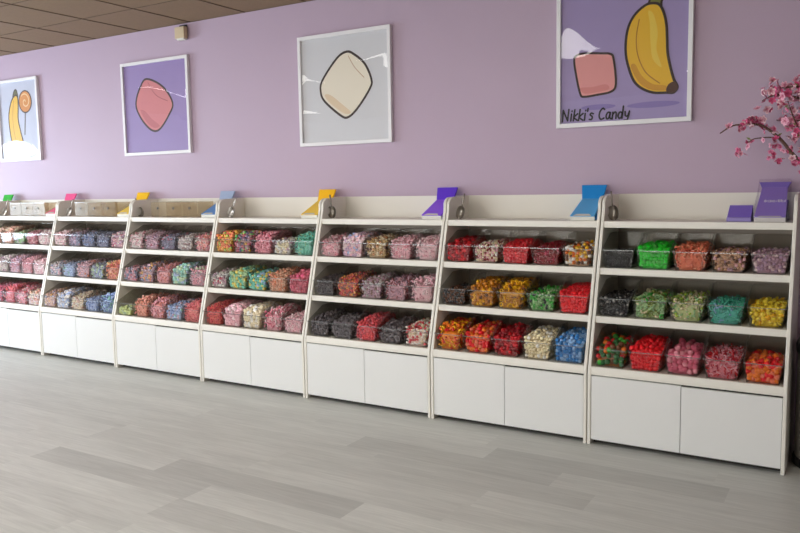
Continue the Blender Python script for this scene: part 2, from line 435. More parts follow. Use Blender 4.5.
def core_mesh(r, fill, heap):
    ys = np.linspace(.004+r*1.2, .287, 9); xs = np.linspace(-1, 1, 7); v = []; f = []
    for y in ys:
        for x in xs:
            v.append((x*(BB-r*1.1-.002), y, max(.006, float(heap_h(x*.08,y,fill,heap))-r*1.35)))
    for y in ys:
        for x in xs: v.append((x*(BB-r*1.1-.004), y, .004))
    n = len(xs); mct = len(ys)*n
    for j in range(len(ys)-1):
        for i in range(n-1):
            a = j*n+i; f.append((a,a+1,a+n+1,a+n)); f.append((mct+a,mct+a+n,mct+a+n+1,mct+a+1))
    for i in range(n-1):
        f.append((i,mct+i,mct+i+1,i+1)); a = (len(ys)-1)*n+i; f.append((a,a+1,mct+a+1,mct+a))
    for j in range(len(ys)-1):
        a = j*n; f.append((a,a+n,mct+a+n,mct+a)); a = j*n+n-1; f.append((a,mct+a,mct+a+n,a+n))
    return tri(v, f)
def mesh_np(name, V, F, CC, mat, smooth=True):
    me = bpy.data.meshes.new(name); me.vertices.add(len(V)); me.vertices.foreach_set('co', V.astype(np.float32).ravel())
    me.loops.add(len(F)*3); me.loops.foreach_set('vertex_index', F.astype(np.int32).ravel())
    me.polygons.add(len(F)); me.polygons.foreach_set('loop_start', np.arange(0,len(F)*3,3,dtype=np.int32))
    me.update(calc_edges=True); me.validate()
    me.polygons.foreach_set('use_smooth', [smooth]*len(me.polygons))
    a = me.color_attributes.new('Col','FLOAT_COLOR','POINT'); a.data.foreach_set('color', CC.astype(np.float32).ravel())
    me.materials.append(mat); return me

# (description, shape, radius, material, colours with weights, fill, heap)
K = dict(
 pk='f09aaa', lp='f8bcc8', pw='fbdce0', wh='faf6f0', cr='f6e6c0', rd='d0202c', dr='8e1a24', br='e8202a', bk='1e1c20', dg='34363c', gr='3fb040', bg='1ec82c', lg='9cc48c',
 tl='4cbca4', gn='2f6a3a', yl='eed23a', or_='ee7a2a', so='ee7c5c', tn='c89a78', ye='f2b81e', am='c07a20', bn='6b3f26', go='b0914a', mv='b08a9c', li='c4a2c0', bl='3c84c8', lb='8ab0dc', sb='56749c', nv='2c3c6c',
 gy='b4b0b0', cm='b83250', ol='8a9a4c', lime='a8c83c', pe='f4a27a', hp='e8407c', ra='d4607c')
def cc(s): return [(K[a], 1) if ':' not in a else (K[a.split(':')[0]], float(a.split(':')[1])) for a in s.split()]
g, s = 'candy', 'sugar'
BINS = {
 5: [[('black licorice bits','stick',.0085,g,'bk dg:.3',.85,.0), ('bright green gummies','cube',.0125,g,'bg:4 gr',1.0,.03), ('salmon orange gummies','slice',.012,s,'so:4 pe',1.05,.03), ('pink and tan candies','chunk',.0105,s,'tn:3 bn:.4 lp:.7 mv:.6',.9,.02), ('dusty lilac candies','chunk',.011,s,'mv:2 li pw:.8',.9,.02)],
     [('shiny black candies','bean',.010,g,'bk:5 dg gy:.35',.85,.03), ('sour green rings','ring',.0135,s,'lg:2 gr:.35 ol:1.4 cr:.6',.95,.03), ('pale green and yellow sours','slice',.012,s,'lg cr:1.6 lime:.8 ol:.5',1.0,.03), ('teal gummies','worm',.0115,s,'tl:4 lb:.7',.92,.02), ('yellow sugared gummies','disc',.0155,g,'yl:4 ye',.9,.02)],
     [('green and red gummy mix','berry',.0155,g,'gn:2 rd:1.2 or_:.8 bn:.9 gr:.3',.8,.05), ('bright red gummies','cube',.011,g,'br:4 rd',.92,.05), ('raspberry pink round gummies','berry',.0165,s,'ra:3 pk:.8',.95,.03), ('red and white sour gummies','worm',.0105,s,'rd:1.6 pk:2 lp:1 cm:.7',.98,.03), ('orange red gummies','cube',.013,g,'or_:1.2 br:1.2 so:.7',.78,.03)]],
 4: [[('dark red gummies','cube',.012,g,'dr:2 rd:1.2',.85,.05), ('red and cream jelly beans','bean',.010,g,'cr:1.3 lp dr:.8 wh:.5',.95,.03), ('red gummies','cube',.011,g,'rd:3 br',.8,.05), ('maroon gummies','bean',.0105,g,'dr:3 cm:.6',.8,.04), ('orange and white caramel candies','chunk',.0135,g,'or_ wh:1.6 ye:.8 bn:.6',.95,.03)],
     [('dark brown candies','bean',.010,g,'bn:2 dg:1.5',.8,.02), ('golden brown candies','chunk',.0125,g,'am:3 ye:.8 bn:.5',.9,.07), ('yellow and amber candies','ring',.013,g,'ye:1.6 am:1.4 bn:.8',.9,.08), ('mint green candies','bean',.011,g,'lg:2 gr:1.3 dg:.4',.85,.03), ('bright red candies','cube',.010,g,'br:4 rd:1',1.0,.04)],
     [('orange and yellow gummies','slice',.0155,g,'or_:1.6 ye:1.5 rd:1.3',.95,.08), ('red orange gummies','berry',.0145,g,'or_:.7 br:2 so:.8',.85,.06), ('dark red cherries','ball',.0125,g,'dr:1.6 rd:1.8',.85,.06), ('cream round candies','ball',.0115,g,'cr:4 wh',.98,.05), ('blue round candies','ball',.0115,s,'bl:2 lb:1.6',1.0,.05)]],
 3: [[('salmon and white candies','bear',.015,s,'lp:1.5 pk pw',.9,.05), ('pale pink and lilac candies','cube',.011,s,'pw:2 li lp lb:.4',1.0,.06), ('golden brown nuggets','chunk',.0115,g,'go:2 am:.6 cr:.8 bn:.5',.95,.05), ('light pink gummies','bean',.011,s,'lp:3 pw pk:.5',.98,.05), ('pink and white gummies','bear',.0145,s,'pw:2 lp:1.6',1.0,.05)],
     [('black gummies','bear',.014,g,'bk:3 dg',.85,.04), ('red and orange small candies','bean',.0095,g,'rd:1.3 or_:1.2 dr ye:.6 bn',.9,.06), ('grey mauve candies','chunk',.011,s,'mv:2 gy bn:.6',.92,.05), ('mauve pink twisted candies','worm',.0125,s,'mv:1.4 lp dr:.8',.92,.05), ('light pink candies heaped high','bear',.015,s,'lp:2 pw:2',1.0,.06)],
     [('black chews','chunk',.013,g,'bk:3 dg',.85,.06), ('charcoal grey chews','cube',.0125,s,'dg:3 bk',.85,.05), ('red gummies','bean',.012,g,'rd:2 cm br',.85,.07), ('glossy black bricks','cube',.0145,g,'bk:4',.75,.05), ('white and red candies','bean',.0115,g,'wh:2 cr:1.2 rd:1.2',1.0,.04)]],
 2: [[('yellow and orange candies','ball',.0125,g,'ye:2 or_:1.5 rd:.8 lime:.5',.95,.07), ('dark mixed candies','ball',.012,g,'bn:1.2 cm mv nv:.5 ye:.4 gr:.4',.85,.09), ('pink gummies','disc',.014,s,'pk:3 cm:.4',.98,.07), ('cream white candies','chunk',.012,s,'wh:1.4 cr gy mv:.6',.8,.03), ('teal green gummies','worm',.0125,s,'tl:4 lg:.7',1.02,.06)],
     [('mauve and white candies','chunk',.012,s,'mv wh cm:.5 gy:.6',.85,.04), ('green and yellow sours','cube',.012,s,'lg:1.5 yl tl:.8',.95,.05), ('teal and yellow sours','cube',.012,s,'tl:1.7 yl:.8 lb:.8',.9,.04), ('tan orange candies','bean',.011,s,'tn:2 pe or_:.3',.98,.06), ('crimson raspberries','berry',.013,s,'cm:3 hp:.3',.95,.06)],
     [('red sour gummies','worm',.0115,s,'rd:2 so:.8 dr:.4',.9,.07), ('light pink marshmallows','cube',.0135,s,'lp:2.5 pw',1.0,.07), ('cream marshmallows','cube',.014,s,'cr:2.5 wh:1.5',1.02,.07), ('pink and white twists','slice',.0145,s,'pk:1.5 pw:1 ra:.4',.95,.07), ('pale pink candies','bean',.011,s,'lp:2 pw:1.4',.8,.05)]],
 1: [[('white and pink candies','chunk',.013,s,'pw:1.5 wh lp cm:.5',.9,.05), ('mauve pink candies','bean',.0115,s,'mv:2 cm:.4 li',.9,.05), ('dark blue candies','bean',.0115,g,'nv:2 sb:1.2 hp:.3',.9,.03), ('grey and white candies','chunk',.012,s,'gy:1.6 wh:.8 bn:.6',.85,.04), ('coral red candies','slice',.013,s,'ra so wh:.5 lg:.25',.92,.05)],
     [('blue and red mixed candies','bean',.0115,s,'sb:1.4 cm lp',.9,.03), ('mauve and orange candies','chunk',.0125,s,'mv:1.4 ye:.5 or_:.5 sb:.5',.9,.06), ('salmon pink candies','bear',.014,s,'so:1.3 lp:1.4 pk',.92,.06), ('teal green candies','cube',.0125,s,'tl:1.6 lg lb:.7',.95,.06), ('dusty pink candies','bean',.0115,s,'mv:1.6 pk lg:.2',1.0,.05)],
     [('a few lime green candies','cube',.012,s,'lime:3 lg',.45,.02), ('orange and peach gummies','slice',.0145,s,'pe:2 so or_:.6',.98,.07), ('salmon pink gummies','slice',.0135,s,'pk:1.6 so:1.2 lp:.8',.95,.07), ('blue sour gummies','cube',.0115,s,'bl lb:1.4 tl:.4 mv:.4',.8,.05), ('coral red gummies','worm',.012,s,'br:1.5 so:1 rd:.7',1.02,.06)]],
 0: [[('pale pink candies','cube',.012,s,'pw:2 lp:1.5 wh:.6',.95,.04), ('blue and lavender candies','bean',.0115,s,'sb:1.4 li:1.4 lb:.4',.95,.03), ('blue candies','bean',.0115,s,'bl:1 sb:2',.92,.03), ('slate blue candies','bean',.0115,s,'sb:2.5 nv:.4 lb:.5',.9,.03), ('pink and lilac candies','chunk',.0125,s,'li:1.3 lp:1.2 hp:.3 wh:.4',.95,.04)],
     [('grey blue candies','chunk',.012,s,'sb:1.2 gy:1.4 lp:.6',.92,.03), ('light blue candies','bean',.0115,s,'lb:2.5 tl:.3',.92,.03), ('dusty pink candies','chunk',.012,s,'mv:1.6 lp:1.2 or_:.2',.92,.05), ('blue and green candies','chunk',.0125,s,'sb:1.3 lg:1 lb:.6',.92,.04), ('orange and yellow gummies','slice',.0145,g,'or_:2 ye:1 so:1.2 rd:.6',1.02,.07)],
     [('brown and yellow candies','chunk',.012,s,'tn:1.5 ye:.5 mv:.8 sb:.4',.85,.06), ('grey blue sour candies','cube',.012,s,'lb:1.3 gy:1.2 wh:.5',.95,.06), ('beige candies','chunk',.0125,s,'cr:1.8 wh:.8 tn:.5',.88,.05), ('sky blue candies','bean',.0115,s,'bl:1.2 lb:1.3',.88,.03), ('bright blue gummies','slice',.0145,g,'bl:3 tl:.6 lb:.5',1.05,.07)]],
 -1: [[('tan and beige candies','chunk',.0125,s,'tn:1.4 cr:1',.95,.06), ('tan orange nuggets','chunk',.0135,s,'tn:1.2 pe cr:.8',1.0,.07), ('dark green candies','cube',.012,g,'gr:1.2 ol dg:.8',.9,.03), ('crimson and pink candies','bean',.0115,s,'cm:1.8 lp:.8 dr:.5',.92,.04), ('pale pink and white candies','cube',.0125,s,'pw:2 wh:1 lp:.6',.92,.04)],
     [('white and grey candies','chunk',.012,s,'wh:1.4 gy:1.2',.9,.05), ('white and mauve candies','chunk',.012,s,'wh:1.2 mv:.9 gy',.95,.06), ('pinkish lavender candies','bean',.0115,s,'li:1.6 pk:.8 lp',.98,.06), ('pink gummies','bean',.0115,s,'pk:1.8 lp:1',.98,.06), ('pink and white gummies','cube',.012,s,'lp:1.8 pw:1',.95,.05)],
     [('hot pink candies','bean',.0125,s,'hp:1.6 pk',.92,.05), ('hot pink and lilac candies','bean',.0125,s,'hp:1.4 li:.9',.9,.06), ('red and hot pink gummies','slice',.014,g,'br:1.4 hp:1 rd:.5',.92,.09), ('pink and red gummies','slice',.0135,s,'hp:.9 br:.7 pw',.88,.07), ('pale peach and pink candies','cube',.0125,s,'pw:1.3 pe:.6 cr:.6',.9,.05)]],
}
POSW = ['leftmost', 'second', 'middle', 'fourth', 'rightmost']
INDIV = {(5,2,2):50, (5,2,0):42, (5,2,4):40, (4,2,0):34, (4,2,4):36, (5,1,4):36, (4,2,2):32, (5,1,1):28}
tmpl_cache = {}
first_bin = True
for k in sorted(BINS, reverse=True):
    for ri,(z,rowname) in enumerate(ROWS):
        for i in range(5):
            desc, shape, r, mt, cs, fill, heap = BINS[k][ri][i]
            wdt = (1-.042)/5
            loc = (k + .021 + wdt*(i+.5), slant(z)+.014, z+.0005)
            lab = 'clear bin of %s, %s, %s row, %s' % (desc, POSW[i], rowname, NAMES[k])
            if first_bin: root = bin0; bin0.location = loc; bin0['label'] = lab; bin0['group'] = 'clear acrylic candy bins on the shelves'; first_bin = False
            else: root = dup(bin0, loc, lab)
            rng = np.random.default_rng(1000+k*100+ri*10+i)
            P = layout(r, fill, heap, rng); n = len(P)
            tv, tf = SH[shape]
            R = rotm(n, rng); S = r*rng.uniform(.88,1.12,n)
            if shape in ('stick','worm','slice','bean'): S = S*.86
            cl = cc(cs); wts = np.array([c[1] for c in cl]); ids = rng.choice(len(cl), n, p=wts/wts.sum())
            pal = np.array([lin(c[0]) for c in cl]); mixw = .30 if k <= 1 else .12 if k <= 3 else 0; pal[:,:3] = pal[:,:3]*(1-mixw) + np.array([.84,.70,.77])*mixw; pal[:,:3] *= np.minimum(1.2 if k <= 3 else 1.1, .93/pal[:,:3].max(axis=1))[:,None]; CP = pal[ids].copy(); CP[:,:3] *= rng.uniform(.86,1.12,(n,1)); CP[:,:3] = np.clip(CP[:,:3],0,.95)  # left units' candy paled: sugar, plus bin-front reflection put into the colour
            # pieces that show as single candies (front and top of the nearest heaps)
            ni = INDIV.get((k,ri,i), 0); keep = np.ones(n, bool)
            if ni:
                cand = [j for j in range(n) if (P[j,3] == 2 and P[j,1] < .15)] 
                cand.sort(key=lambda j: P[j,1]*1.0 - P[j,2]*1.2)
                cand = cand[:ni]; keep[cand] = False
                for j in cand:
                    key = (shape, int(ids[j]), cs, mt)
                    if key not in tmpl_cache:
                        col = np.tile(pal[ids[j]], (len(tv),1)); tmpl_cache[key] = mesh_np('candy_piece', tv, tf, col, M[mt])
                    o = bpy.data.objects.new('candy_piece', tmpl_cache[key]); C.objects.link(o)
                    mx = Matrix(R[j].tolist()).to_4x4() @ Matrix.Scale(float(S[j]), 4); mx.translation = Vector(loc) + Vector(P[j,:3].tolist()); o.matrix_world = mx
                    tag(o, 'piece of %s, %s bin, %s row, %s' % (desc, POSW[i], rowname, NAMES[k]), 'candy', '%s in the %s bin, %s row, %s' % (desc, POSW[i], rowname, NAMES[k]))
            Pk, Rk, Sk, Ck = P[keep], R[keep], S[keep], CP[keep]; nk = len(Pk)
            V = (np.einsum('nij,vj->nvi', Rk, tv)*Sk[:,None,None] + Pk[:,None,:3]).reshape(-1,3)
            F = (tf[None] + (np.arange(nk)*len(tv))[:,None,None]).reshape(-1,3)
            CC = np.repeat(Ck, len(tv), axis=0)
            cv_, cf_ = core_mesh(r, fill, heap)
            mean = (pal*wts[:,None]).sum(0)/wts.sum()
            F = np.vstack([F, cf_+len(V)]); V = np.vstack([V, cv_]); CC = np.vstack([CC, np.tile(mean, (len(cv_),1))])
            # everything stays inside the clear walls
            lim = BB + (BW-BB)*np.clip(V[:,2]/.10,0,1.2) - .004
            V[:,0] = np.clip(V[:,0], -lim, lim); V[:,1] = np.clip(V[:,1], .0035, BD-.004); V[:,2] = np.clip(V[:,2], .003, .17)
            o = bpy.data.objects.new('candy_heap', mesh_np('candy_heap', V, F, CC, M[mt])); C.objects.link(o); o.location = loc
            tag(o, 'heap of %s, %s bin, %s row, %s' % (desc, POSW[i], rowname, NAMES[k]), 'candy', 'heaps of candy in the clear bins', 'stuff')

# ------------------------------------------------------------------ top shelf: trays, scoops, empty bins
ZT = 1.240
def bag_tray(k, col, dark, label, x0=.812, x1=.957, clearbox=False):
    r = thing('bag_tray', label, 'bag holder', (k+x0, -.035, ZT+.0005), 'bag trays leaning on the top shelf')
    w = x1-x0
    s = MB()                                    # white front lip and base
    s.box(0, w, -.252, -.246, 0, .024); s.box(0, w, -.246, -.05, 0, .003)
    s.build('tray_lip', M['bag_white'], r, bevel=.001)
    face = colm(col, .35, 'bag'); dk = colm(dark, .35, 'bag')
    by, bz = (-.040, .178) if clearbox else (-.062, .125)
    s = MB()                                    # stack of bags on the slope
    s.add([(0,-.256,.028),(w,-.256,.028),(w-.012,by,bz),(.012,by,bz),(0,-.246,.020),(w,-.246,.020),(w-.012,by+.010,bz-.015),(.012,by+.010,bz-.015)],
          [(0,1,2,3),(4,7,6,5),(0,4,5,1),(1,5,6,2),(2,6,7,3),(3,7,4,0)])
    s.build('bag_stack', face, r, bevel=.002)
    s = MB(); s.add([(.018,-.2572,.0285),(w-.018,-.2572,.0285),(w-.035,-.2372,.0388),(.035,-.2372,.0388)], [(0,1,2,3)])
    s.add([(.018,-.2562,.0275),(w-.018,-.2562,.0275),(w-.035,-.2362,.0378),(.035,-.2362,.0378)], [(0,3,2,1)])
    s.build('thumb_notch', M['bag_white'], r)
    s = MB()                                    # upright head of the holder
    s.add([(.010,by,bz-.001),(w-.010,by,bz-.001),(w+.004,-.022,.205),(-.004,-.022,.205),(.010,by+.010,bz-.009),(w-.010,by+.010,bz-.009),(w+.004,-.014,.200),(-.004,-.014,.200)],
          [(0,1,2,3),(4,7,6,5),(0,4,5,1),(1,5,6,2),(2,6,7,3),(3,7,4,0)])
    s.build('tray_head', dk, r, bevel=.001)
    for xs in (0, w-.003):
        s = MB(); s.prism_x([(-.246,.002),(-.05,.002),(-.05,.105),(-.066,.105)], xs, xs+.003); s.build('tray_side', dk if not clearbox else M['rim'], r)
    s = MB(); s.prism_x([(-.050,0),(-.044,0),(-.044,.11),(-.050,.11)], .004, w-.004); s.build('tray_back', dk, r)
    if clearbox:
        s = MB(); t = .003
        s.prism_x([(-.262,0),(-.262+t,0),(-.262+t,.038),(-.048+t,.183),(-.048,.186),(-.262,.041)], -.004, w+.004)
        for xs in (-.006, w+.003): s.prism_x([(-.262,0),(-.046,0),(-.020,.215),(-.034,.215),(-.048,.188),(-.262,.046)], xs, xs+t)
        s.prism_x([(-.050,.186),(-.047,.186),(-.029,.222),(-.032,.222)], -.004, w+.004)
        s.build('clear_cover', clear('cover_acrylic', (.95,.94,.96), .012, .15, .1), r)
        s = MB()                                # small illegible white writing on the purple bag
        def P(u, v): return (.02+u*(w-.03), -.2580+.2175*v, .0310+.149*v)
        rg = random.Random(2); u = .12
        while u < .98:
            du = rg.choice([.02,.03,.045]); v0 = .5-rg.uniform(.02,.045); v1 = .5+rg.uniform(.02,.05)
            a,b_,c_,d_ = P(u,v0),P(u+du,v0),P(u+du,v1),P(u,v1)
            s.sheet(a,b_,c_,d_,(0,-.0008,.001)); u += du+rg.choice([.012,.02,.035])
        s.build('white_printing', M['print_white'], r)
    return r
bag_tray(5, '9c84dc', '8874c8', 'purple bag tray in a clear acrylic box at right end of rightmost unit', .796, .943, True)
bag_tray(4, '52aeea', '1888d4', 'bright blue sloped bag tray on top of the second unit from right')
bag_tray(3, '8c52f0', '6238d0', 'bright purple sloped bag tray on top of the third unit from right')
bag_tray(2, 'fdd436', 'fcc01c', 'golden yellow sloped bag tray on top of the fourth unit from right')
bag_tray(1, '4a8ccc', 'a4b4d2', 'blue bag tray with pale head on top of the fifth unit from right')
bag_tray(0, 'fad832', 'f8c41c', 'lemon yellow bag tray beside empty clear bins, sixth unit from right')
bag_tray(-1, 'ee5a86', 'f05a96', 'pink sloped bag tray on top of the seventh unit from right')
bag_tray(-2, '3cc048', '2cb43c', 'green sloped bag tray at the far left edge of the row')
# flat purple tray
r = thing('flat_bag_tray', 'low flat purple bag stack left of the boxed purple tray', 'bag holder', (5.66,-.03,ZT+.0005))
s = MB(); s.box(0,.12,-.235,-.10,0,.022); s.build('tray_base', colm('8f7fc0',.4,'bag'), r, bevel=.002)
s = MB(); s.add([(.002,-.232,.023),(.118,-.232,.023),(.118,-.14,.085),(.002,-.14,.085),(.002,-.222,.0225),(.118,-.222,.0225),(.118,-.13,.0225),(.002,-.13,.0225)],
      [(0,1,2,3),(4,7,6,5),(0,4,5,1),(1,5,6,2),(2,6,7,3),(3,7,4,0)]); s.build('bag_stack', colm('8068cc',.4,'bag'), r, bevel=.002)

def scoop(k, mat, label, tiltx, yaw, high=0):
    r = thing('candy_scoop', label, 'scoop', (k+.054, -.235, ZT+.002), 'metal scoops in the left corners of the top shelves')
    s = MB(); n = 14; vs = []; fs = []
    rows = [(0,.010),(.012,.024),(.03,.029),(.05,.029),(.066,.024),(.076,.012)]
    for z,rad in rows:
        for q in range(n+1):
            a = PI*q/n
            vs.append((rad*math.cos(a), rad*.95*math.sin(a), z))
    for i in range(len(rows)-1):
        for q in range(n): fs.append((i*(n+1)+q, i*(n+1)+q+1, (i+1)*(n+1)+q+1, (i+1)*(n+1)+q))
    s.add(vs, fs); o = s.build('scoop_bowl', mat, r, smooth=True); md = o.modifiers.new('Solidify','SOLIDIFY'); md.thickness = .0015
    o2 = MB(); o2.tube([(0,.006,.072),(0,.004,.09),(0,0,.12),(0,-.002,.15)], [.005,.0045,.006,.0055], 10)
    h = o2.build('scoop_handle', mat, r, smooth=True)
    r.rotation_euler = (math.radians(-8), tiltx, yaw); r.scale = (1.05,1.05,1.12); return r
SC = {5:('gunmetal',-.10,.3,'dark worn steel scoop upright beside the blue tray, rightmost unit'),
      4:('gunmetal',.22,-.2,'dark steel scoop in the left corner, second unit from right'),
      3:('gunmetal',-.12,.4,'dark steel scoop behind the yellow tray, third unit from right'),
      2:('chrome',.42,0,'bright chrome scoop leaning right in the corner, fourth unit from right'),
      1:('gunmetal',-.42,.2,'dark scoop leaning left in the corner, fifth unit from right'),
      0:('chrome',.45,0,'chrome scoop leaning behind the pink tray, sixth unit from right'),
      -1:('chrome',.40,0,'chrome scoop at the far left edge, seventh unit from right')}
for k,(mt,tx,yw,lb) in SC.items(): scoop(k, M[mt], lb, tx, yw)

# empty clear bins on the top shelves of the three units at the left
def empty_bin():
    r = thing('empty_bin', '', 'storage bin', (0,0,0)); t = .0025; w, d, h = .090, .17, .125
    s = MB(); s.box(-w,w,0,d,0,t); s.box(-w,w,0,t,t,h); s.box(-w,w,d-t,d,t,h); s.box(-w,-w+t,t,d-t,t,h); s.box(w-t,w,t,d-t,t,h)
    s.build('bin_body', clear('smoky_acrylic', (.95,.93,.89), .012, .25, .14, milk=.09, milkcol='d2c2a6'), r)
    s = MB(); s.tube([(0,-.001,.072),(0,-.006,.072),(0,-.012,.072)], [.006,.0095,.0095], 12); s.build('knob', M['black'], r)
    s = MB(); s.box(-w,w,-.002,.0,h-.004,h); s.build('bin_rim', M['rim'], r)
    return r
eb = None
for k in (1,0,-1):
    for i in range(3):
        loc = (k + .280 + .184*i, -.245, ZT+.0005)
        lb = 'empty clear bin with dark knob, %s, top shelf, %s' % (['left of three','middle of three','right of three'][i], NAMES[k])
        if eb is None: eb = empty_bin(); eb.location = loc; eb['label'] = lb; eb['group'] = 'empty clear bins on the top shelves'
        else: dup(eb, loc, lb)

# ------------------------------------------------------------------ pictures
def catmull(pts, n=6, closed=True):
    P = [np.array(p, float) for p in pts]; N = len(P); o = []
    for i in range(N if closed else N-1):
        p0,p1,p2,p3 = (P[(i-1)%N],P[i],P[(i+1)%N],P[(i+2)%N]) if closed else (P[max(i-1,0)],P[i],P[i+1],P[min(i+2,N-1)])
        for j in range(n):
            t = j/n; o.append(tuple(.5*((2*p1)+(-p0+p2)*t+(2*p0-5*p1+4*p2-p3)*t*t+(-p0+3*p1-3*p2+p3)*t**3)))
    if not closed: o.append(tuple(P[-1]))
    return o
class Art:
    def __init__(s): s.mb = MB(); s.mats = []; s.y = -.0130; s.clip = None
    def slot(s, mat):
        if mat not in s.mats: s.mats.append(mat)
        s.mb.cur = s.mats.index(mat)
    def fill(s, pts, mat):
        s.slot(mat); s.y -= .00025
        from mathutils.geometry import tessellate_polygon
        pts = [s.cl(p) for p in pts]
        tr = tessellate_polygon([[Vector((x,z,0)) for x,z in pts]])
        s.mb.add([(x, s.y, z) for x,z in pts], [t for t in tr])
    def cl(s, p):
        if s.clip: return (min(max(p[0],s.clip[0]),s.clip[1]), min(max(p[1],s.clip[2]),s.clip[3]))
        return p
    def stroke(s, pts, w, mat, closed=False):
        s.slot(mat); s.y -= .00025
        P = [np.array(s.cl(p)) for p in pts]; N = len(P); L = []; Rr = []
        for i in range(N):
            a = P[(i-1)%N] if closed else P[max(i-1,0)]; b = P[(i+1)%N] if closed else P[min(i+1,N-1)]
            d = b-a; d = d/(np.linalg.norm(d)+1e-9); nn = np.array([-d[1], d[0]])*w/2
            L.append(P[i]+nn); Rr.append(P[i]-nn)
        vs = [(p[0], s.y, p[1]) for p in L+Rr]
        s.mb.add(vs, [(i, (i+1)%N, N+(i+1)%N, N+i) for i in range(N if closed else N-1)])
        if not closed:
            for c in (P[0], P[-1]): s.mb.add([(c[0]+w/2*math.cos(q*PI/4), s.y, c[1]+w/2*math.sin(q*PI/4)) for q in range(8)], [tuple(range(8))])
    def ell(s, cx, cz, rx, rz, mat, out=None, ow=.01):
        pts = [(cx+rx*math.cos(q*PI/16), cz+rz*math.sin(q*PI/16)) for q in range(32)]
        s.fill(pts, mat)
        if out: s.stroke(pts, ow, out, True)
INK = M['ink']
def picture(label, x0, x1, z0, z1, bg, draw, ridges, seed, new):
    ox0, ox1, oz0, oz1 = x0, x1, z0, z1; x0, x1, z0, z1 = new
    def rx(x): return x0+(x-ox0)*(x1-x0)/(ox1-ox0)
    def rz(z): return z0+(z-oz0)*(z1-z0)/(oz1-oz0)
    ridges = [([(rx(a), rz(b)) for a,b in q], am*.5, sg*1.35) for q,am,sg in ridges]
    r = thing('framed_picture', label, 'picture', ((x0+x1)/2, 0, z0), 'framed prints on the lavender wall')
    def L(x): return x-(x0+x1)/2
    w = (x1-x0)/2; hh = z1-z0; fr = .026
    s = MB()
    s.box(-w,w,-.030,-.001,0,fr); s.box(-w,w,-.030,-.001,hh-fr,hh); s.box(-w,-w+fr,-.030,-.001,fr,hh-fr); s.box(w-fr,w,-.030,-.001,fr,hh-fr)
    s.build('frame', M['frame'], r, bevel=.0015)
    art = Art(); art.slot(bg); art.mb.box(-w+fr, w-fr, -.0130, -.004, fr, hh-fr)
    art.clip = (-w+fr, w-fr, fr, hh-fr)
    art.L = lambda pts: [(rx(x)-(x0+x1)/2, rz(z)-z0) for x,z in pts]
    draw(art)
    art.mb.build('print', art.mats, r)
    # slightly buckled plexiglass sheet
    nx, nz = 90, 90; V = []; rg = np.random.default_rng(seed)
    ph = rg.uniform(0, 6, 6)
    for j in range(nz+1):
        for i in range(nx+1):
            u = -w+fr+(2*w-2*fr)*i/nx; v = fr+(hh-2*fr)*j/nz
            hgt = .0003*math.sin(5*u+ph[0]+3*v)+.00025*math.sin(7*v+ph[1]-2*u)
            for pts, amp, sig in ridges:
                # height of a ripple that follows a polyline
                dmin = 9; sg = 0; tt = 0
                for (ax,az),(bx,bz) in zip(pts[:-1], pts[1:]):
                    ax -= (x0+x1)/2; bx -= (x0+x1)/2; az -= z0; bz -= z0
                    t = ((u-ax)*(bx-ax)+(v-az)*(bz-az))/((bx-ax)**2+(bz-az)**2); t = min(max(t,0),1)
                    dd = math.hypot(u-ax-t*(bx-ax), v-az-t*(bz-az))
                    if dd < dmin: dmin = dd
                hgt += amp*math.exp(-(dmin/sig)**2)
            e = min(i, nx-i, j, nz-j)/6.0; hgt *= min(e, 1)
            V.append((u, -.0215-max(hgt, -.002), v))
    F = [(j*(nx+1)+i, j*(nx+1)+i+1, (j+1)*(nx+1)+i+1, (j+1)*(nx+1)+i) for j in range(nz) for i in range(nx)]
    s = MB(); s.add(V, F); s.build('plexiglass', M['plexi'], r, smooth=True)
    return r

